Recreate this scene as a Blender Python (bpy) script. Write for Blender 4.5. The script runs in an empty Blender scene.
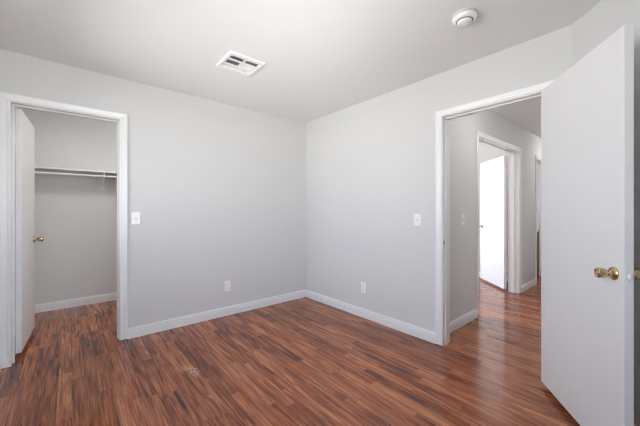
import bpy, bmesh, math, random
from mathutils import Vector, Matrix

C = bpy.context.scene.collection
sc = bpy.context.scene
PI = math.pi

# ------------------------------------------------------------------ camera
cam_data = bpy.data.cameras.new('camera')
cam_data.sensor_width = 36.0
cam_data.lens = 295.5 / 640.0 * 36.0
cam_data.shift_y = -2.5 / 640.0
cam_data.clip_start = 0.02
cam = bpy.data.objects.new('camera', cam_data)
C.objects.link(cam)
cam.location = (-2.539, -3.293, 1.209)
cam.rotation_euler = (PI / 2, 0, -math.radians(40.34))
sc.camera = cam

# ------------------------------------------------------------------ world
SKY = 12.0
FILL_CLOSET = 53.0  # strengths of the unseen lamps added as fill light
FILL_HALL = 26.0
FILL_ENTRY = 17.0
world = bpy.data.worlds.new('daylight')
sc.world = world
world.use_nodes = True
wn, wl = world.node_tree.nodes, world.node_tree.links
wn.clear()
w_out = wn.new('ShaderNodeOutputWorld')
w_bg = wn.new('ShaderNodeBackground')
w_tc = wn.new('ShaderNodeTexCoord')
w_sep = wn.new('ShaderNodeSeparateXYZ')
w_map = wn.new('ShaderNodeMapRange')
w_ramp = wn.new('ShaderNodeValToRGB')
w_map.inputs['From Min'].default_value = -1.0
w_map.inputs['From Max'].default_value = 1.0
e = w_ramp.color_ramp.elements
e[0].position = 0.0
e[0].color = (0.80, 0.805, 0.805, 1)
e[1].position = 0.495
e[1].color = (0.80, 0.805, 0.805, 1)
x = w_ramp.color_ramp.elements.new(0.505)
x.color = (0.57, 0.62, 0.70, 1)
x = w_ramp.color_ramp.elements.new(1.0)
x.color = (0.41, 0.48, 0.61, 1)
wl.new(w_tc.outputs['Generated'], w_sep.inputs[0])
wl.new(w_sep.outputs['Z'], w_map.inputs['Value'])
wl.new(w_map.outputs[0], w_ramp.inputs[0])
wl.new(w_ramp.outputs[0], w_bg.inputs['Color'])
w_bg.inputs['Strength'].default_value = SKY
wl.new(w_bg.outputs[0], w_out.inputs[0])


def portal(name, loc, rot, sx, sy):
    """Marks a window opening so that daylight through it is sampled well."""
    l = bpy.data.lights.new(name, 'AREA')
    l.shape = 'RECTANGLE'
    l.size, l.size_y = sx, sy
    l.cycles.is_portal = True
    o = bpy.data.objects.new(name, l)
    C.objects.link(o)
    o.location = loc
    o.rotation_euler = rot
    return o


# window openings:  (axis data is used again when the walls are built)
WIN_L = (-3.30, -0.30, 0.85, 2.12)      # wall_left: y0, y1, z0, z1
WIN_F = (-2.85, -1.40, 0.85, 2.12)      # fill window added to wall_front (behind the camera): x0, x1, z0, z1
WIN_D = (0.3, 3.0, 0.3, 2.2)           # den: x0, x1, z0, z1
WIN_B = (3.45, 4.65, 0.9, 2.15)           # fill window added to the bathroom: x0, x1, z0, z1
portal('daylight_left', (-3.10, (WIN_L[0] + WIN_L[1]) / 2, (WIN_L[2] + WIN_L[3]) / 2), (0, -PI / 2, 0),
       WIN_L[3] - WIN_L[2], WIN_L[1] - WIN_L[0])
portal('fill_daylight_front', ((WIN_F[0] + WIN_F[1]) / 2, -3.65, (WIN_F[2] + WIN_F[3]) / 2), (PI / 2, 0, 0),
       WIN_F[1] - WIN_F[0], WIN_F[3] - WIN_F[2])
portal('daylight_den', ((WIN_D[0] + WIN_D[1]) / 2, 2.06, (WIN_D[2] + WIN_D[3]) / 2), (-PI / 2, 0, 0),
       WIN_D[1] - WIN_D[0], WIN_D[3] - WIN_D[2])
portal('fill_daylight_bathroom', ((WIN_B[0] + WIN_B[1]) / 2, 0.66, (WIN_B[2] + WIN_B[3]) / 2), (-PI / 2, 0, 0),
       WIN_B[1] - WIN_B[0], WIN_B[3] - WIN_B[2])

# ------------------------------------------------------------------ exposure
sc.view_settings.view_transform = 'Standard'
sc.view_settings.look = 'None'
sc.view_settings.exposure = 0.9
sc.view_settings.gamma = 1.0
sc.view_settings.use_curve_mapping = False
sc.cycles.use_denoising = True
sc.cycles.filter_width = 1.1
sc.cycles.max_bounces = 16
sc.cycles.diffuse_bounces = 12
sc.cycles.glossy_bounces = 6
sc.cycles.transparent_max_bounces = 12
sc.cycles.sample_clamp_indirect = 6.0


# ------------------------------------------------------------------ materials
def material(name, rgb, rough=0.6, metal=0.0, coat=0.0, bump=None, spec=0.5):
    m = bpy.data.materials.new(name)
    m.use_nodes = True
    n, l = m.node_tree.nodes, m.node_tree.links
    b = n['Principled BSDF']
    b.inputs['Base Color'].default_value = (*rgb, 1)
    b.inputs['Roughness'].default_value = rough
    b.inputs['Metallic'].default_value = metal
    b.inputs['Coat Weight'].default_value = coat
    b.inputs['Specular IOR Level'].default_value = spec
    tc = n.new('ShaderNodeTexCoord')
    nz = n.new('ShaderNodeTexNoise')
    scale, strength, dist, var = bump or (40.0, 0.02, 0.001, 0.01)
    nz.inputs['Scale'].default_value = scale
    nz.inputs['Detail'].default_value = 3
    l.new(tc.outputs['Object'], nz.inputs['Vector'])
    bp = n.new('ShaderNodeBump')
    bp.inputs['Strength'].default_value = strength
    bp.inputs['Distance'].default_value = dist
    l.new(nz.outputs['Fac'], bp.inputs['Height'])
    l.new(bp.outputs['Normal'], b.inputs['Normal'])
    # a trace of tone variation in the surface itself
    mx = n.new('ShaderNodeMix')
    mx.data_type = 'RGBA'
    mx.inputs['A'].default_value = (*[c * (1 - var) for c in rgb], 1)
    mx.inputs['B'].default_value = (*[min(1, c * (1 + var)) for c in rgb], 1)
    l.new(nz.outputs['Fac'], mx.inputs['Factor'])
    l.new(mx.outputs['Result'], b.inputs['Base Color'])
    return m


M_WALL = material('wall_paint', (0.594, 0.595, 0.586), 0.75, bump=(170, 0.22, 0.0015, 0.01), spec=0.3)
M_CEIL = material('ceiling_paint', (0.762, 0.768, 0.763), 0.85, bump=(130, 0.25, 0.0015, 0.01), spec=0.2)
M_TRIM = material('trim_paint', (0.725, 0.727, 0.725), 0.35)
M_DOOR = material('door_paint', (0.71, 0.71, 0.71), 0.42, bump=(60, 0.05, 0.0008, 0.008))
M_PLASTIC = material('white_plastic', (0.79, 0.79, 0.785), 0.3)
M_SLOT = material('dark_slot', (0.05, 0.05, 0.05), 0.7)
M_DUCT = material('dark_duct', (0.035, 0.035, 0.035), 0.8)
M_GREYPL = material('grey_plastic', (0.55, 0.55, 0.55), 0.4)
M_BRASS = material('brass', (0.60, 0.48, 0.26), 0.20, metal=1.0)
M_LATCH = material('bright_latch_metal', (0.88, 0.88, 0.88), 0.5, metal=0.3)
M_STEEL = material('satin_steel', (0.66, 0.66, 0.67), 0.32, metal=1.0)
M_PAINTMETAL = material('painted_metal', (0.72, 0.72, 0.72), 0.4)
M_SHELF = material('shelf_paint', (0.72, 0.72, 0.70), 0.5)
M_BOARD = material('backing_paint', (0.63, 0.628, 0.615), 0.6)
M_COUNTER = material('counter_white', (0.85, 0.85, 0.83), 0.25)


def oak_material():
    m = material('oak', (0.36, 0.22, 0.10), 0.4)
    n, l = m.node_tree.nodes, m.node_tree.links
    w = n.new('ShaderNodeTexWave')
    w.inputs['Scale'].default_value = 14
    w.inputs['Distortion'].default_value = 4
    w.inputs['Detail'].default_value = 3
    tc = n['Texture Coordinate']
    l.new(tc.outputs['Object'], w.inputs['Vector'])
    r = n.new('ShaderNodeValToRGB')
    r.color_ramp.elements[0].color = (0.42, 0.28, 0.12, 1)
    r.color_ramp.elements[1].color = (0.55, 0.39, 0.19, 1)
    l.new(w.outputs['Fac'], r.inputs[0])
    l.new(r.outputs[0], n['Principled BSDF'].inputs['Base Color'])
    return m


M_OAK = oak_material()


def glass_material(name, tint):
    m = bpy.data.materials.new(name)
    m.use_nodes = True
    n, l = m.node_tree.nodes, m.node_tree.links
    n.clear()
    o = n.new('ShaderNodeOutputMaterial')
    mix = n.new('ShaderNodeMixShader')
    fr = n.new('ShaderNodeFresnel')
    fr.inputs['IOR'].default_value = 1.45
    t = n.new('ShaderNodeBsdfTransparent')
    t.inputs['Color'].default_value = (tint, tint, tint, 1)
    g = n.new('ShaderNodeBsdfGlossy')
    g.inputs['Roughness'].default_value = 0.02
    l.new(fr.outputs[0], mix.inputs[0])
    l.new(t.outputs[0], mix.inputs[1])
    l.new(g.outputs[0], mix.inputs[2])
    l.new(mix.outputs[0], o.inputs[0])
    return m


M_GLASS = glass_material('clear_glass', 1.0)
M_DIMMED = glass_material('daylight_dimmed_glass', 0.67)   # grey tint added to weaken the daylight through the left window
M_DEN_GLASS = glass_material('faintly_tinted_glass', 0.98)
M_LIGHTLY_DIMMED = glass_material('lightly_dimmed_glass', 0.87)  # weaker tint added to trim the daylight of the front window


def floor_material():
    m = bpy.data.materials.new('laminate_floor')
    m.use_nodes = True
    n, l = m.node_tree.nodes, m.node_tree.links
    b = n['Principled BSDF']
    tc = n.new('ShaderNodeTexCoord')
    sp = n.new('ShaderNodeSeparateXYZ')
    l.new(tc.outputs['Object'], sp.inputs[0])

    def math_(op, a, c=None, d=None):
        k = n.new('ShaderNodeMath')
        k.operation = op
        for i, v in enumerate((a, c, d)):
            if v is None:
                continue
            if isinstance(v, (int, float)):
                k.inputs[i].default_value = v
            else:
                l.new(v, k.inputs[i])
        return k.outputs[0]

    def white(vx, vy):
        cb = n.new('ShaderNodeCombineXYZ')
        for i, v in enumerate((vx, vy)):
            if isinstance(v, (int, float)):
                cb.inputs[i].default_value = v
            else:
                l.new(v, cb.inputs[i])
        wh = n.new('ShaderNodeTexWhiteNoise')
        wh.noise_dimensions = '2D'
        l.new(cb.outputs[0], wh.inputs['Vector'])
        return wh.outputs['Value'], wh.outputs['Color']

    STRIP, LEN = 0.072, 0.64
    sx = math_('DIVIDE', math_('ADD', sp.outputs['X'], 10.013), STRIP)
    ix = math_('FLOOR', sx)
    fx = math_('SUBTRACT', sx, ix)
    off, _ = white(ix, 3.7)
    sy = math_('ADD', math_('DIVIDE', math_('ADD', sp.outputs['Y'], 20.0), LEN), math_('MULTIPLY', off, 7.31))
    iy = math_('FLOOR', sy)
    fy = math_('SUBTRACT', sy, iy)
    tone, tcol = white(ix, iy)
    ts = n.new('ShaderNodeSeparateXYZ')
    l.new(tcol, ts.inputs[0])
    # grain stretched along the boards, shifted for every board
    def grain(kx, ky, detail, rough, dist, seed):
        cb = n.new('ShaderNodeCombineXYZ')
        l.new(math_('MULTIPLY', sp.outputs['X'], kx), cb.inputs[0])
        l.new(math_('ADD', math_('MULTIPLY', sp.outputs['Y'], ky), math_('MULTIPLY', ts.outputs[0], 37.0)), cb.inputs[1])
        l.new(math_('MULTIPLY_ADD', ts.outputs[1], 50.0, seed), cb.inputs[2])
        nz = n.new('ShaderNodeTexNoise')
        nz.inputs['Scale'].default_value = 1.0
        nz.inputs['Detail'].default_value = detail
        nz.inputs['Roughness'].default_value = rough
        nz.inputs['Distortion'].default_value = dist
        l.new(cb.outputs[0], nz.inputs['Vector'])
        return nz.outputs['Fac']

    g1 = grain(46, 1.7, 4, 0.6, 1.0, 0.0)
    g2 = grain(150, 4.0, 3, 0.65, 0.3, 9.0)
    g3 = grain(18, 2.0, 2, 0.5, 1.6, 21.0)
    v = math_('MULTIPLY_ADD', tone, 0.34, 0.57 - 0.17 - 0.5 * (1.35 + 0.75 + 0.85))
    v = math_('MULTIPLY_ADD', g1, 1.35, v)
    v = math_('MULTIPLY_ADD', g2, 0.75, v)
    v = math_('MULTIPLY_ADD', g3, 0.85, v)
    rp = n.new('ShaderNodeValToRGB')
    el = rp.color_ramp.elements
    el[0].position = 0.12
    el[0].color = (0.052, 0.013, 0.009, 1)
    el[1].position = 0.95
    el[1].color = (0.51, 0.200, 0.080, 1)
    for p, c in ((0.28, (0.120, 0.028, 0.011)), (0.52, (0.250, 0.071, 0.028)), (0.74, (0.370, 0.124, 0.050))):
        q = el.new(p)
        q.color = (*c, 1)
    l.new(v, rp.inputs[0])
    # seams: the sides of each strip and its butt ends
    ex = math_('MULTIPLY', math_('MINIMUM', fx, math_('SUBTRACT', 1.0, fx)), STRIP)
    ey = math_('MULTIPLY', math_('MINIMUM', fy, math_('SUBTRACT', 1.0, fy)), LEN)
    em = math_('MINIMUM', ex, ey)
    seam = n.new('ShaderNodeMapRange')
    seam.inputs['From Min'].default_value = 0.0004
    seam.inputs['From Max'].default_value = 0.0020
    seam.inputs['To Min'].default_value = 0.55
    seam.inputs['To Max'].default_value = 1.0
    l.new(em, seam.inputs['Value'])
    mul = n.new('ShaderNodeMix')
    mul.data_type = 'RGBA'
    mul.blend_type = 'MULTIPLY'
    mul.inputs['Factor'].default_value = 1.0
    l.new(rp.outputs[0], mul.inputs['A'])
    l.new(seam.outputs[0], mul.inputs['B'])
    col = mul.outputs['Result']

    # wear: scuffs where the finish is scratched pale
    def scuff(col, x0, y0, rx, ry, thr):
        dx = math_('DIVIDE', math_('SUBTRACT', sp.outputs['X'], x0), rx)
        dy = math_('DIVIDE', math_('SUBTRACT', sp.outputs['Y'], y0), ry)
        d2 = math_('ADD', math_('MULTIPLY', dx, dx), math_('MULTIPLY', dy, dy))
        fall = math_('MAXIMUM', math_('SUBTRACT', 1.0, d2), 0.0)
        cb = n.new('ShaderNodeCombineXYZ')
        l.new(math_('MULTIPLY', sp.outputs['X'], 160.0), cb.inputs[0])
        l.new(math_('MULTIPLY', sp.outputs['Y'], 34.0), cb.inputs[1])
        nz = n.new('ShaderNodeTexNoise')
        nz.inputs['Scale'].default_value = 1.0
        nz.inputs['Detail'].default_value = 3
        l.new(cb.outputs[0], nz.inputs['Vector'])
        k = n.new('ShaderNodeMapRange')
        k.inputs['From Min'].default_value = thr
        k.inputs['From Max'].default_value = thr + 0.16
        l.new(math_('MULTIPLY', nz.outputs['Fac'], math_('SQRT', fall)), k.inputs['Value'])
        mx = n.new('ShaderNodeMix')
        mx.data_type = 'RGBA'
        l.new(math_('MULTIPLY', k.outputs[0], 0.75), mx.inputs['Factor'])
        l.new(col, mx.inputs['A'])
        mx.inputs['B'].default_value = (0.50, 0.36, 0.28, 1)
        return mx.outputs['Result']

    col = scuff(col, -1.825, -0.985, 0.055, 0.16, 0.40)
    col = scuff(col, -1.84, -1.36, 0.025, 0.05, 0.44)
    col = scuff(col, -0.34, -2.60, 0.03, 0.08, 0.44)
    l.new(col, b.inputs['Base Color'])
    rr = n.new('ShaderNodeMapRange')
    rr.inputs['To Min'].default_value = 0.10
    rr.inputs['To Max'].default_value = 0.19
    l.new(g1, rr.inputs['Value'])
    l.new(rr.outputs[0], b.inputs['Roughness'])
    b.inputs['Specular IOR Level'].default_value = 0.5
    bp = n.new('ShaderNodeBump')
    bp.inputs['Strength'].default_value = 0.12
    bp.inputs['Distance'].default_value = 0.0006
    l.new(math_('MULTIPLY_ADD', g2, 0.35, seam.outputs[0]), bp.inputs['Height'])
    l.new(bp.outputs['Normal'], b.inputs['Normal'])
    return m


M_FLOOR = floor_material()


# ------------------------------------------------------------------ mesh helpers
def box(bm, lo, hi, mat=None):
    x0, y0, z0 = lo
    x1, y1, z1 = hi
    ps = [(x0, y0, z0), (x1, y0, z0), (x1, y1, z0), (x0, y1, z0), (x0, y0, z1), (x1, y0, z1), (x1, y1, z1), (x0, y1, z1)]
    if mat is not None:
        ps = [mat @ Vector(p) for p in ps]
    vs = [bm.verts.new(p) for p in ps]
    for f in ((0, 3, 2, 1), (4, 5, 6, 7), (0, 1, 5, 4), (1, 2, 6, 5), (2, 3, 7, 6), (3, 0, 4, 7)):
        bm.faces.new([vs[i] for i in f])


def prism(bm, pts, z0, z1):
    a = [bm.verts.new((p[0], p[1], z0)) for p in pts]
    b = [bm.verts.new((p[0], p[1], z1)) for p in pts]
    k = len(pts)
    bm.faces.new(a[::-1])
    bm.faces.new(b)
    for i in range(k):
        bm.faces.new((a[i], a[(i + 1) % k], b[(i + 1) % k], b[i]))


def lathe(bm, prof, mat, seg=28):
    """prof: (distance along the axis, radius); mat maps local z = axis to the place."""
    rings = []
    for d, r in prof:
        if r < 1e-6:
            rings.append([bm.verts.new(mat @ Vector((0, 0, d)))])
        else:
            rings.append([bm.verts.new(mat @ Vector((r * math.cos(2 * PI * i / seg), r * math.sin(2 * PI * i / seg), d)))
                          for i in range(seg)])
    for a, b in zip(rings, rings[1:]):
        for i in range(seg):
            j = (i + 1) % seg
            if len(a) == 1 and len(b) == 1:
                continue
            if len(a) == 1:
                bm.faces.new((a[0], b[j], b[i]))
            elif len(b) == 1:
                bm.faces.new((a[i], a[j], b[0]))
            else:
                bm.faces.new((a[i], a[j], b[j], b[i]))


def tube(bm, pts, r, seg=12):
    pts = [Vector(p) for p in pts]
    rings = []
    up = Vector((0.31, 0.17, 0.93))
    for i, p in enumerate(pts):
        d = (pts[min(i + 1, len(pts) - 1)] - pts[max(i - 1, 0)]).normalized()
        s = d.cross(up).normalized()
        t = s.cross(d)
        rings.append([bm.verts.new(p + s * (r * math.cos(2 * PI * k / seg)) + t * (r * math.sin(2 * PI * k / seg)))
                      for k in range(seg)])
    for a, b in zip(rings, rings[1:]):
        for k in range(seg):
            bm.faces.new((a[k], a[(k + 1) % seg], b[(k + 1) % seg], b[k]))
    bm.faces.new(rings[0][::-1])
    bm.faces.new(rings[-1])


def sweep(bm, prof, path):
    """Joins one polyline per profile point into a strip; prof and path give path(p) -> list of points."""
    rows = [[bm.verts.new(q) for q in path(p)] for p in prof]
    k = len(rows)
    for i in range(k):
        a, b = rows[i], rows[(i + 1) % k]
        for j in range(len(a) - 1):
            bm.faces.new((a[j], a[j + 1], b[j + 1], b[j]))
    bm.faces.new([r[0] for r in rows])
    bm.faces.new([r[-1] for r in rows][::-1])


def obj(name, bm, mat, parent=None, bevel=0.0, smooth=False, base=None):
    bmesh.ops.recalc_face_normals(bm, faces=bm.faces[:])
    me = bpy.data.meshes.new(name)
    if base is not None:
        bmesh.ops.translate(bm, verts=bm.verts[:], vec=-Vector(base))
    bm.to_mesh(me)
    bm.free()
    me.materials.append(mat)
    o = bpy.data.objects.new(name, me)
    C.objects.link(o)
    if parent is not None:
        o.parent = parent
    elif base is not None:
        o.location = base
    if smooth:
        for p in me.polygons:
            p.use_smooth = True
        md = o.modifiers.new('edges', 'EDGE_SPLIT')
        md.split_angle = math.radians(40)
    if bevel:
        md = o.modifiers.new('bevel', 'BEVEL')
        md.width = bevel
        md.segments = 2
        md.limit_method = 'ANGLE'
    return o


def tag(o, label=None, cat=None, group=None, kind=None):
    if label:
        o['label'] = label
    if cat:
        o['category'] = cat
    if group:
        o['group'] = group
    if kind:
        o['kind'] = kind
    return o


def empty(name, loc=(0, 0, 0), rot=(0, 0, 0)):
    o = bpy.data.objects.new(name, None)
    o.empty_display_size = 0.1
    C.objects.link(o)
    o.location = loc
    o.rotation_euler = rot
    return o


def boxes(*bs):
    bm = bmesh.new()
    for lo, hi in bs:
        box(bm, lo, hi)
    return bm


# ------------------------------------------------------------------ dimensions
T = 0.13                     # wall thickness
H = 2.44                     # ceiling height
XL = -2.945                  # left wall face
YC = -2.879                  # where the diagonal wall starts on wall_right
DG = 0.60                    # run of the diagonal wall along x and y
YF = YC - DG                 # front wall face, behind the camera
YH = -1.89                   # hall wall face
ZR = 2.068                   # rough opening height
ZJ = 2.05                    # finished opening height
CLO = (-2.880, -2.183)       # closet opening on wall_back, x
BED = (-2.757, -1.994)       # bedroom opening on wall_right, y
DEN = (1.020, 2.447)         # den opening in the hall wall, x
BAT = (3.322, 4.082)         # bathroom opening in the hall wall, x
JT = 0.018                   # jamb board thickness


# ------------------------------------------------------------------ floor, ceiling, walls
def structure(name, bm, mat, label, cat, **k):
    return tag(obj(name, bm, mat, **k), label, cat, kind='structure')


structure('floor', boxes(((-3.2, -4.0, -0.08), (6.75, 2.2, 0.0))), M_FLOOR,
          'glossy reddish brown wood plank floor running through bedroom, closet and hall', 'floor')
structure('ceiling', boxes(((-3.2, -4.0, H), (6.75, 2.2, H + 0.1))), M_CEIL,
          'flat white textured ceiling above the whole room', 'ceiling')


def wall_x(y0, y1, x0, x1, openings, z1=H):
    """A wall that runs along x from x0 to x1, with openings (a, b, zlo, zhi)."""
    bm = bmesh.new()
    cur = x0
    for a, b, zl, zh in sorted(openings):
        box(bm, (cur, y0, 0), (a, y1, z1))
        if zl > 0:
            box(bm, (a, y0, 0), (b, y1, zl))
        box(bm, (a, y0, zh), (b, y1, z1))
        cur = b
    box(bm, (cur, y0, 0), (x1, y1, z1))
    return bm


def wall_y(x0, x1, y0, y1, openings, z1=H):
    bm = bmesh.new()
    cur = y0
    for a, b, zl, zh in sorted(openings):
        box(bm, (x0, cur, 0), (x1, a, z1))
        if zl > 0:
            box(bm, (x0, a, 0), (x1, b, zl))
        box(bm, (x0, a, zh), (x1, b, z1))
        cur = b
    box(bm, (x0, cur, 0), (x1, y1, z1))
    return bm


structure('wall_back', wall_x(0, T, XL, 0, [(CLO[0] - JT, CLO[1] + JT, 0, ZR)]), M_WALL,
          'light grey back wall with the closet doorway at its left end', 'wall')
structure('wall_right', wall_y(0, T, YC, 2.03, [(BED[0] - JT, BED[1] + JT, 0, 2.06)]), M_WALL,
          'light grey right wall pierced by the doorway to the hall', 'wall')
dq = T * math.sqrt(0.5)
bm = bmesh.new()
prism(bm, [(0, YC), (-DG, YF), (-DG + 0.054, YF - T), (T, YC - 0.054)], 0, H)
structure('wall_diagonal', bm, M_WALL, 'grey angled wall behind the wide open white door', 'wall')
structure('wall_front', wall_x(YF - T, YF, XL, -DG, [WIN_F]), M_WALL,
          'light grey wall behind the camera with an added fill window', 'wall')
structure('wall_left', wall_y(XL - T, XL, YF - T, 1.67, [WIN_L]), M_WALL,
          'light grey left wall with the bedroom window', 'wall')
structure('wall_hall', wall_x(YH, YH + T, T, 6.5, [(DEN[0] - JT, DEN[1] + JT, 0, ZR), (BAT[0] - JT, BAT[1] + JT, 0, ZR)]),
          M_WALL, 'grey hall wall seen through the bedroom doorway', 'wall')
structure('wall_hall_far', wall_y(6.5, 6.63, YC - 0.11, YH + T, []), M_WALL, 'grey wall closing the far end of the hall', 'wall')
structure('wall_hall_side', wall_x(YC - 0.11, YC, T, 6.5, []), M_WALL, 'grey hall wall hidden behind the open bedroom door', 'wall')
structure('wall_closet_back', wall_x(1.54, 1.67, XL, -0.6, []), M_WALL, 'grey closet back wall behind the shelf and rod', 'wall')
structure('wall_closet_side', wall_y(-0.6, -0.47, T, 1.67, []), M_WALL, 'grey closet end wall beyond the doorway', 'wall')
structure('wall_den_back', wall_x(1.9, 2.03, T, 3.28, [WIN_D]), M_WALL, 'pale den wall with a bright window', 'wall')
structure('wall_den_side', wall_y(3.15, 3.28, YH + T, 1.9, []), M_WALL, 'pale den wall behind the open white door', 'wall')
structure('wall_bathroom_back', wall_x(0.5, 0.63, 3.28, 4.95, [WIN_B]), M_WALL, 'pale bathroom wall with a small added fill window', 'wall')
structure('wall_bathroom_side', wall_y(4.82, 4.95, YH + T, 0.5, []), M_WALL, 'pale bathroom wall behind the vanity', 'wall')


# ------------------------------------------------------------------ windows
def window(name, mp, a0, a1, z0, z1, label, glass=M_GLASS):
    """mp(u, n, z): u along the wall, n from the room face into the wall."""
    r = tag(empty(name), label, 'window', kind='structure')

    def bx(bm, u0, u1, n0, n1, za, zb):
        p, q = mp(u0, n0, za), mp(u1, n1, zb)
        box(bm, [min(i, j) for i, j in zip(p, q)], [max(i, j) for i, j in zip(p, q)])
    bm = bmesh.new()
    fw = 0.045
    bx(bm, a0, a0 + fw, 0.03, 0.10, z0, z1)
    bx(bm, a1 - fw, a1, 0.03, 0.10, z0, z1)
    bx(bm, a0 + fw, a1 - fw, 0.03, 0.10, z0, z0 + fw)
    bx(bm, a0 + fw, a1 - fw, 0.03, 0.10, z1 - fw, z1)
    obj('window_frame', bm, M_TRIM, r)
    m = (a0 + a1) / 2
    bm = bmesh.new()
    bx(bm, m - 0.02, m + 0.02, 0.04, 0.09, z0 + fw, z1 - fw)
    obj('mullion', bm, M_TRIM, r)
    for u0, u1 in ((a0 + fw, m - 0.02), (m + 0.02, a1 - fw)):
        bm = bmesh.new()
        bx(bm, u0, u1, 0.064, 0.067, z0 + fw, z1 - fw)
        obj('pane', bm, glass, r)
    bm = bmesh.new()
    bx(bm, a0 - 0.01, a1 + 0.01, -0.03, -0.001, z0 - 0.03, z0)
    obj('sill', bm, M_TRIM, r)
    return r


window('window_1', lambda u, n, z: (XL - n, u, z), *WIN_L, 'white framed two pane window in the bedroom left wall', M_DIMMED)
window('fill_window_2', lambda u, n, z: (u, YF - n, z), *WIN_F, 'unseen white framed two pane window added behind the camera for fill light', M_LIGHTLY_DIMMED)
window('window_3', lambda u, n, z: (u, 1.9 + n, z), *WIN_D, 'white framed two pane window of the den', M_DEN_GLASS)
window('fill_window_4', lambda u, n, z: (u, 0.5 + n, z), *WIN_B, 'small unseen white framed window added to brighten the bathroom')

# ------------------------------------------------------------------ baseboards
BB = [(0, 0), (0.0125, 0), (0.0125, 0.066), (0.0085, 0.070), (0.0100, 0.075), (0.0105, 0.083), (0.0060, 0.091), (0.0055, 0.098), (0, 0.100)]


def baseboard(name, pts, label, mat=M_TRIM):
    """pts: floor points of the wall faces, with the room on the left of the walk."""
    P = [Vector((p[0], p[1])) for p in pts]

    def path(pr):
        out = []
        for i, p in enumerate(P):
            ds = []
            if i > 0:
                ds.append((P[i] - P[i - 1]).normalized())
            if i < len(P) - 1:
                ds.append((P[i + 1] - P[i]).normalized())
            ns = [Vector((-d.y, d.x)) for d in ds]
            if len(ns) == 2:
                k = (ns[0] + ns[1]).normalized()
                k = k / k.dot(ns[0])
            else:
                k = ns[0]
            q = p + k * (pr[0] + 0.0004)
            out.append(Vector((q.x, q.y, pr[1] + 0.0006)))
        return out
    bm = bmesh.new()
    sweep(bm, BB, path)
    return tag(obj(name, bm, mat), label, 'baseboard', kind='structure')


CW = 0.057
RV = 0.005
baseboard('baseboard_back', [(-0.0136, 0), (CLO[1] + RV + CW + 0.001, 0)], 'white baseboard along the foot of the back wall')
baseboard('baseboard_right', [(0, BED[1] + RV + CW + 0.001), (0, 0)], 'white baseboard between the room corner and the hall doorway')
baseboard('baseboard_diagonal', [(-DG, YF), (0, YC), (0, BED[0] - RV - CW - 0.001)], 'white baseboard on the angled wall behind the open door')
baseboard('baseboard_front', [(XL, YF), (-DG - 0.01, YF)], 'white baseboard behind the camera')
baseboard('baseboard_left', [(XL, -0.02), (XL, YF + 0.014)], 'white baseboard under the bedroom window')
baseboard('baseboard_closet', [(-0.6, T), (-0.6, 1.54), (XL, 1.54), (XL, T + 0.02)], 'white baseboard along the closet back wall')
baseboard('baseboard_hall', [(DEN[0] - RV - CW - 0.001, YH), (T + 0.018, YH)], 'short white hall baseboard just inside the bedroom doorway')
baseboard('baseboard_hall_far', [(BAT[0] - RV - CW - 0.001, YH), (DEN[1] + RV + CW + 0.001, YH)],
          'white hall baseboard between the den and bathroom doorways')
baseboard('baseboard_hall_end', [(6.5, YC + 0.014), (6.5, YH), (BAT[1] + RV + CW + 0.001, YH)], 'white baseboard at the far end of the hall')
baseboard('baseboard_hall_side', [(T, YC), (6.486, YC)], 'white hall baseboard hidden behind the bedroom door')
baseboard('baseboard_den', [(3.15, YH + T + 0.02), (3.15, 1.9), (T, 1.9)], 'white baseboard of the den')

# ------------------------------------------------------------------ door casings and jambs
CP = [(0, 0), (0, 0.009), (0.006, 0.0115), (0.012, 0.0115), (0.016, 0.010), (0.030, 0.013), (0.046, 0.0165),
      (0.054, 0.0165), (CW, 0.013), (CW, 0)]


def frame(name, mp, a0, a1, label, faces=(0, 1), stop=(0.040, 0.078), ZJ=ZJ):
    """Lining, stops and mitred casing of an opening a0..a1; mp(u, n, z) with n = 0 on the near wall face, T on the far."""
    r = tag(empty(name), label, 'door frame', kind='structure')

    def bx(bm, u0, u1, n0, n1, z0, z1):
        p, q = mp(u0, n0, z0), mp(u1, n1, z1)
        box(bm, [min(i, j) for i, j in zip(p, q)], [max(i, j) for i, j in zip(p, q)])
    e = 0.0005
    for u0, u1 in ((a0 - JT + e, a0), (a1, a1 + JT - e)):
        bm = bmesh.new()
        bx(bm, u0, u1, 0, T, 0.0005, ZJ)
        obj('jamb', bm, M_TRIM, r)
    bm = bmesh.new()
    bx(bm, a0 - JT + e, a1 + JT - e, 0, T, ZJ, ZJ + JT - e)
    obj('head_jamb', bm, M_TRIM, r)
    st = 0.011
    for u0, u1 in ((a0, a0 + st), (a1 - st, a1)):
        bm = bmesh.new()
        bx(bm, u0, u1, stop[0], stop[1], 0.0005, ZJ)
        obj('door_stop', bm, M_TRIM, r, bevel=0.002)
    bm = bmesh.new()
    bx(bm, a0 + st, a1 - st, stop[0], stop[1], ZJ - st, ZJ)
    obj('head_stop', bm, M_TRIM, r, bevel=0.002)
    for f in faces:
        def nn(d):
            return -d - e if f == 0 else T + d + e
        za = ZJ + RV
        for side in (0, 1, 2):
            def path(p):
                o = p[0]
                if side == 0:
                    return [mp(a0 - RV - o, nn(p[1]), 0.007), mp(a0 - RV - o, nn(p[1]), za + o)]
                if side == 1:
                    return [mp(a1 + RV + o, nn(p[1]), 0.007), mp(a1 + RV + o, nn(p[1]), za + o)]
                return [mp(a0 - RV - o, nn(p[1]), za + o), mp(a1 + RV + o, nn(p[1]), za + o)]
            bm = bmesh.new()
            sweep(bm, CP, path)
            obj('head_casing' if side == 2 else 'side_casing', bm, M_TRIM, r)
    return r


def mp_bed(u, n, z):
    return (n, u, z)


def mp_clo(u, n, z):
    return (u, n, z)


def mp_hall(u, n, z):
    return (u, YH + n, z)


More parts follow.
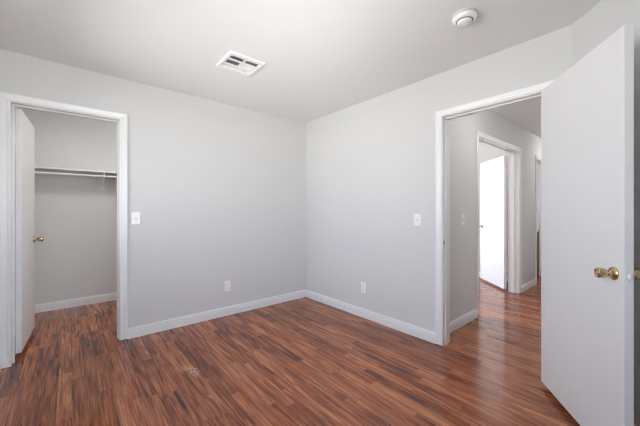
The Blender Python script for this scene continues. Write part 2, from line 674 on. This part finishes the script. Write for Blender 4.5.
fr_bed = frame('trim_1', mp_bed, *BED, 'white casing around the doorway from bedroom to hall', ZJ=2.042)
bm = boxes(((0.006, BED[1] - 0.0015, 0.885), (0.034, BED[1] - 0.0001, 0.955)))
sp_ = tag(obj('strike_plate', bm, M_STEEL, fr_bed, bevel=0.0005), 'small metal strike plate')
obj('latch_hole', boxes(((0.012, BED[1] - 0.0022, 0.906), (0.027, BED[1] - 0.0014, 0.934))), M_SLOT, sp_)
frame('trim_2', mp_clo, *CLO, 'white casing around the closet doorway', stop=(0.055, 0.093))
frame('trim_3', mp_hall, *DEN, 'wide white casing around the den doorway across the hall', stop=(0.052, 0.090))
frame('trim_4', mp_hall, *BAT, 'white casing of the far doorway beyond the den', stop=(0.052, 0.090))

# ------------------------------------------------------------------ doors
KNOB = [(0.006, 0.0), (0.006, 0.017), (0.012, 0.0135), (0.022, 0.012), (0.027, 0.0135), (0.032, 0.0185), (0.040, 0.0225),
        (0.052, 0.0240), (0.062, 0.0240), (0.067, 0.0220), (0.069, 0.018), (0.0670, 0.0155), (0.0670, 0.007), (0.069, 0.0055), (0.069, 0.0)]
ROSE = [(0.0, 0.0), (0.0, 0.0315), (0.003, 0.0315), (0.007, 0.029), (0.009, 0.025), (0.0075, 0.022), (0.010, 0.018), (0.010, 0.0)]


def door(name, pin, ang, width, z0, z1, label, thick=0.035, swing=1, knob_z=0.917, backset=0.062, hinges=(0.34, 1.80),
         reach=0.003, lever=False):
    """Local frame: the leaf runs along +x from the hinge pin; ang turns +x about z.
    swing = +1: the leaf lies at local y 0..-thick (its pin-side face at y = 0), -1 the other way."""
    r = tag(empty(name, (pin[0], pin[1], 0), (0, 0, ang)), label, 'door', kind='structure')
    y0, y1 = (-thick, 0) if swing > 0 else (0, thick)
    leaf = obj('door_panel', boxes(((reach, y0, z0), (reach + width, y1, z1))), M_DOOR, r, bevel=0.0015)
    kx = reach + width - backset
    for s in (1, -1):
        face = y1 if s > 0 else y0
        m = Matrix.Translation((kx, face, knob_z)) @ Matrix.Rotation(-s * PI / 2, 4, 'X')
        bm = bmesh.new()
        lathe(bm, KNOB, m)
        k = obj('knob', bm, M_BRASS, r, smooth=True)
        k['label'] = 'brass door knob'
        bm = bmesh.new()
        lathe(bm, ROSE, m)
        obj('rosette', bm, M_BRASS, k, smooth=True)
    xe = reach + width
    ym = (y0 + y1) / 2
    lp = obj('latch_plate', boxes(((xe - 0.0005, ym - 0.0125, knob_z - 0.029), (xe + 0.0012, ym + 0.0125, knob_z + 0.029))),
             M_PAINTMETAL, r, bevel=0.0004)
    bm = bmesh.new()
    prism(bm, [(xe + 0.001, ym - 0.007), (xe + 0.010, ym - 0.006), (xe + 0.012, ym + 0.0), (xe + 0.001, ym + 0.007)], knob_z - 0.009, knob_z + 0.009)
    obj('latch_bolt', bm, M_LATCH, lp, bevel=0.001)
    for dz in (-0.0215, 0.0215):
        bm = bmesh.new()
        lathe(bm, [(0, 0), (0, 0.0042), (0.0012, 0.0038), (0.0014, 0)],
              Matrix.Translation((xe + 0.0011, ym, knob_z + dz)) @ Matrix.Rotation(PI / 2, 4, 'Y'), 12)
        obj('screw', bm, M_GREYPL, lp)
    for hz in hinges:
        bm = bmesh.new()
        yy = 0.004 if swing > 0 else -0.004
        lathe(bm, [(-0.045, 0), (-0.045, 0.0055), (0.045, 0.0055), (0.048, 0.003), (0.048, 0)], Matrix.Translation((-0.003, yy, hz)), 12)
        ya, yb = (y0 + 0.006, yy) if swing > 0 else (yy, y1 - 0.006)
        box(bm, (reach - 0.0022, ya, hz - 0.044), (reach + 0.0004, yb, hz + 0.044))
        h = obj('hinge', bm, M_PAINTMETAL, r)
        h['label'] = 'painted hinge on the door edge'
    return r


# bedroom door: opens into the bedroom, pin on the bedroom side of its jamb, 126 degrees open
door('door_1', (-0.026, BED[0] + 0.0055), PI / 2 + math.radians(125.9), 0.755, 0.03, 2.035,
     'large white slab door standing wide open at the right edge', swing=1)
# closet door: pin on the closet side of its left jamb
door('door_2', (CLO[0] + 0.008, T + 0.009), math.radians(87.0), 0.672, 0.043, 2.04,
     'white closet door opened into the closet at the left', swing=1, knob_z=0.925, hinges=(0.335, 1.78))
# den door: right leaf, opened into the den
door('door_3', (DEN[1] - 0.002, YH + T + 0.026), math.radians(45.5), 0.76, 0.03, 2.03,
     'bright white door standing open inside the den doorway', swing=-1, knob_z=0.93)


# ------------------------------------------------------------------ electrical plates
def plate_bm(w, h, t):
    bm = bmesh.new()
    b = 0.004
    lo = [(-w / 2, -h / 2), (w / 2, -h / 2), (w / 2, h / 2), (-w / 2, h / 2)]
    A = [bm.verts.new((p[0], 0, p[1])) for p in lo]
    B = [bm.verts.new((p[0], -t * 0.55, p[1])) for p in lo]
    D = [bm.verts.new((p[0] * (1 - 2 * b / w), -t, p[1] * (1 - 2 * b / h))) for p in lo]
    for X, Y in ((A, B), (B, D)):
        for i in range(4):
            bm.faces.new((X[i], X[(i + 1) % 4], Y[(i + 1) % 4], Y[i]))
    bm.faces.new(D)
    bm.faces.new(A[::-1])
    return bm


PT = 0.006


def screw(parent, z, y=-PT):
    bm = bmesh.new()
    lathe(bm, [(0, 0), (0, 0.0032), (0.0008, 0.0028), (0.001, 0)], Matrix.Translation((0, y, z)) @ Matrix.Rotation(PI / 2, 4, 'X'), 12)
    return obj('screw', bm, M_GREYPL, parent)


def light_switch(loc, rz, label):
    r = tag(empty('light_switch', loc, (0, 0, rz)), label, 'light switch', 'wall switches')
    obj('switch_plate', plate_bm(0.072, 0.117, PT), M_PLASTIC, r)
    bm = bmesh.new()
    box(bm, (-0.0055, -PT - 0.0006, -0.0125), (0.0055, -PT + 0.0002, 0.0125))
    obj('toggle_slot', bm, M_GREYPL, r)
    bm = bmesh.new()
    box(bm, (-0.0042, -0.016, -0.005), (0.0042, 0, 0.005), Matrix.Translation((0, -PT + 0.001, 0.001)) @ Matrix.Rotation(math.radians(-26), 4, 'X'))
    obj('toggle', bm, M_PLASTIC, r, bevel=0.001)
    screw(r, 0.030)
    screw(r, -0.030)
    return r


def outlet(loc, rz, label):
    r = tag(empty('power_outlet', loc, (0, 0, rz)), label, 'power outlet', 'wall outlets')
    obj('outlet_plate', plate_bm(0.072, 0.117, PT), M_PLASTIC, r)
    for dz in (-0.0195, 0.0195):
        bm = bmesh.new()
        pts = []
        for i in range(24):
            a = 2 * PI * i / 24
            pts.append((0.0172 * math.cos(a), max(-0.0135, min(0.0135, 0.0172 * math.sin(a))) + dz))
        a_ = [bm.verts.new((p[0], -PT, p[1])) for p in pts]
        b_ = [bm.verts.new((p[0] * 0.97, -PT - 0.0016, (p[1] - dz) * 0.97 + dz)) for p in pts]
        for i in range(24):
            bm.faces.new((a_[i], a_[(i + 1) % 24], b_[(i + 1) % 24], b_[i]))
        bm.faces.new(b_)
        s = obj('socket', bm, M_GREYPL if False else M_PLASTIC, r)
        bm = bmesh.new()
        for sx, hh in ((-0.0063, 0.0045), (0.0063, 0.0037)):
            box(bm, (sx - 0.0013, -PT - 0.0019, dz + 0.002 - hh), (sx + 0.0013, -PT - 0.0012, dz + 0.002 + hh))
        lathe(bm, [(0, 0), (0, 0.0026), (0.0006, 0.0026), (0.0006, 0)],
              Matrix.Translation((0, -PT - 0.0013, dz - 0.0085)) @ Matrix.Rotation(PI / 2, 4, 'X'), 10)
        obj('slots', bm, M_SLOT, s)
    screw(r, 0.0, -PT)
    return r


E_ = 0.0003
light_switch((-2.052, -E_, 1.134), 0, 'white toggle switch on the back wall beside the closet doorway')
light_switch((-E_, -1.742, 1.120), PI * 1.5, 'white toggle switch on the right wall left of the hall doorway')
light_switch((0.625, YH - E_, 1.113), 0, 'white toggle switch inside the hall seen through the doorway')
outlet((-1.146, -E_, 0.338), 0, 'white duplex outlet low on the back wall')
outlet((-E_, -1.063, 0.336), PI * 1.5, 'white duplex outlet low on the right wall near the corner')

# ------------------------------------------------------------------ ceiling vent
vx, vy, vs = -1.441, -0.967, 0.152
vent = tag(empty('ceiling_vent', (vx, vy, H - 0.0005)), 'square white metal air vent on the ceiling with dark slots', 'air vent')
bm = bmesh.new()


def ring(h, z):
    return [bm.verts.new((s * h, t * h, z)) for s, t in ((-1, -1), (1, -1), (1, 1), (-1, 1))]


R = [ring(vs, 0), ring(vs, -0.010), ring(vs - 0.006, -0.015), ring(0.124, -0.012), ring(0.120, -0.001)]
for A, B in zip(R, R[1:]):
    for i in range(4):
        bm.faces.new((A[i], A[(i + 1) % 4], B[(i + 1) % 4], B[i]))
obj('vent_frame', bm, M_PLASTIC, vent)
obj('duct', boxes(((-0.120, -0.120, -0.0012), (0.120, 0.120, -0.0004))), M_DUCT, vent)


def vane_bank(name, x0, x1, y0, y1, tilt, n, along):
    bm = bmesh.new()
    for i in range(n):
        f = (i + 0.5) / n
        if along == 'y':            # blades run along y, spaced along x
            m = Matrix.Translation((x0 + (x1 - x0) * f, 0, -0.0055)) @ Matrix.Rotation(tilt, 4, 'Y')
            box(bm, (-0.0058, y0, -0.0008), (0.0058, y1, 0.0008), m)
        else:
            m = Matrix.Translation((0, y0 + (y1 - y0) * f, -0.0055)) @ Matrix.Rotation(tilt, 4, 'X')
            box(bm, (x0, -0.0058, -0.0005), (x1, 0.0058, 0.0005), m)
    return obj(name, bm, M_PLASTIC, vent)


vane_bank('vane_bank', -0.116, -0.010, -0.110, -0.050, math.radians(-50), 5, 'y')
vane_bank('vane_bank', 0.004, 0.116, -0.110, -0.050, math.radians(-42), 7, 'y')
vane_bank('vane_bank', -0.116, -0.012, -0.036, 0.036, math.radians(-58), 5, 'y')
vane_bank('vane_bank', -0.002, 0.116, -0.036, 0.036, math.radians(12), 11, 'y')
vane_bank('vane_bank', -0.116, 0.116, 0.056, 0.106, math.radians(8), 5, 'x')
bm = bmesh.new()
for y0, y1 in ((-0.120, -0.110), (-0.050, -0.036), (0.036, 0.056), (0.106, 0.120)):
    box(bm, (-0.120, y0, -0.012), (0.120, y1, -0.0045))
box(bm, (-0.010, -0.110, -0.012), (0.004, -0.050, -0.0045))
box(bm, (-0.012, -0.036, -0.012), (-0.002, 0.036, -0.0045))
obj('vent_rib', bm, M_PLASTIC, vent)

# ------------------------------------------------------------------ smoke detector
sd = tag(empty('smoke_detector', (-0.636, -2.462, H - 0.0005)), 'round white smoke detector on the ceiling near the hall doorway', 'smoke detector')
flip = Matrix.Rotation(PI, 4, 'X')
bm = bmesh.new()
lathe(bm, [(0, 0), (0, 0.076), (0.004, 0.077), (0.011, 0.074), (0.012, 0.0)], flip, 48)
obj('mounting_base', bm, M_GREYPL, sd, smooth=True)
bm = bmesh.new()
lathe(bm, [(0.012, 0.0), (0.012, 0.070), (0.016, 0.073), (0.026, 0.072), (0.033, 0.067), (0.037, 0.058), (0.038, 0.050),
           (0.036, 0.0485), (0.036, 0.0)], flip, 48)
obj('cover', bm, M_PLASTIC, sd, smooth=True)
bm = bmesh.new()
lathe(bm, [(0.0362, 0.0), (0.0362, 0.0480), (0.0385, 0.0470), (0.0385, 0.0)], flip, 48)
obj('vent_groove', bm, M_SLOT, sd, smooth=True)
bm = bmesh.new()
lathe(bm, [(0.0386, 0.0), (0.0386, 0.0435), (0.044, 0.0435), (0.049, 0.040), (0.053, 0.030), (0.0545, 0.015), (0.055, 0.0)], flip, 48)
obj('sensor_dome', bm, M_PLASTIC, sd, smooth=True)
bm = bmesh.new()
lathe(bm, [(0.0355, 0), (0.0355, 0.006), (0.0385, 0.0055), (0.039, 0)], Matrix.Translation((0.058, 0.012, 0.0)) @ flip, 16)
obj('test_button', bm, M_GREYPL, sd, smooth=True)

# ------------------------------------------------------------------ closet shelf, rod, bracket
ZS = 1.682
obj_ = obj('closet_shelf', boxes(((XL + 0.001, 1.24, ZS), (-0.601, 1.5395, ZS + 0.018))), M_SHELF, bevel=0.002)
tag(obj_, 'long pale shelf board across the closet back wall', 'shelf')
bm = bmesh.new()
tube(bm, [(XL + 0.001, 1.27, 1.636), (-0.601, 1.27, 1.636)], 0.0110, 16)
tag(obj('closet_rod', bm, M_TRIM, smooth=True), 'white hanging rod just below the closet shelf', 'closet rod')
bx_ = -2.205
br = tag(empty('shelf_bracket', (bx_, 1.5395, ZS - 0.001)), 'white metal shelf and rod bracket at mid closet wall', 'bracket')
bm = boxes(((-0.054, -0.016, -0.215), (0.032, -0.0004, 0)))
obj('backing_board', bm, M_BOARD, br, bevel=0.002)
bm = boxes(((-0.012, -0.020, -0.19), (0.012, -0.0165, -0.001)))
obj('wall_strap', bm, M_PAINTMETAL, br)
bm = boxes(((-0.009, -0.285, -0.004), (0.009, -0.020, 0.0)))
obj('arm', bm, M_PAINTMETAL, br)
bm = bmesh.new()
tube(bm, [(0, -0.021, -0.165), (0, -0.10, -0.115), (0, -0.20, -0.075), (0, -0.245, -0.068)], 0.008, 10)
obj('brace', bm, M_PLASTIC, br)
bm = bmesh.new()
pts = []
for i in range(15):
    a = math.radians(200 + i * 12)
    pts.append((0, -0.2695 + 0.0205 * math.cos(a), -0.045 + 0.0205 * math.sin(a)))
pts = [(0, -0.289, -0.004)] + pts
tube(bm, pts, 0.0085, 10)
obj('rod_hook', bm, M_PLASTIC, br)

# ------------------------------------------------------------------ added fill lamps (unseen, above the frame)
def fill_lamp(x, y, power, label, r=0.13):
    t = tag(empty('fill_lamp', (x, y, H - 0.0005)), label, 'ceiling lamp')
    bm = bmesh.new()
    lathe(bm, [(0, 0), (0, r + 0.02), (0.02, r + 0.02), (0.02, 0)], flip, 32)
    obj('fill_lamp_base', bm, M_PAINTMETAL, t, smooth=True)
    bm = bmesh.new()
    lathe(bm, [(0.0205, 0), (0.0205, r), (0.045, r * 0.92), (0.07, r * 0.6), (0.08, 0)], flip, 32)
    m = bpy.data.materials.new('fill_lamp_glow')
    m.use_nodes = True
    b = m.node_tree.nodes['Principled BSDF']
    b.inputs['Base Color'].default_value = (0.9, 0.9, 0.88, 1)
    b.inputs['Emission Color'].default_value = (1.0, 0.98, 0.95, 1)
    b.inputs['Emission Strength'].default_value = power
    obj('fill_lamp_shade', bm, m, t, smooth=True)
    return t


fill_lamp(-1.6, 0.31, FILL_CLOSET, 'round unseen fill lamp added to brighten the closet')
fill_lamp(3.7, -2.45, FILL_HALL, 'round unseen fill lamp added far down the hall')
fill_lamp(0.75, -2.55, FILL_ENTRY, 'round dim unseen fill lamp added in the hall by the bedroom doorway')

# ------------------------------------------------------------------ bathroom vanity
va = tag(empty('bathroom_vanity', (4.24, -1.70, 0)), 'oak vanity cabinet with white top in the farthest doorway', 'vanity')
obj('cabinet_body', boxes(((0.02, 0.0, 0.10), (0.55, 1.0, 0.80)), ((0.07, 0.0, 0.001), (0.55, 1.0, 0.10))), M_OAK, va)
for y0 in (0.02, 0.51):
    d_ = obj('cabinet_door', boxes(((0.0, y0, 0.13), (0.0195, y0 + 0.47, 0.77))), M_OAK, va, bevel=0.004)
    bm = bmesh.new()
    lathe(bm, [(0, 0), (0, 0.007), (0.010, 0.006), (0.016, 0.013), (0.024, 0.012), (0.027, 0)],
          Matrix.Translation((0, y0 + (0.43 if y0 < 0.1 else 0.04), 0.66)) @ Matrix.Rotation(-PI / 2, 4, 'Y'), 16)
    obj('cabinet_knob', bm, M_BRASS, d_, smooth=True)
obj('counter_top', boxes(((-0.02, -0.01, 0.801), (0.57, 1.02, 0.845)), ((-0.015, -0.01, 0.845), (0.57, 0.008, 0.93))), M_COUNTER, va, bevel=0.004)
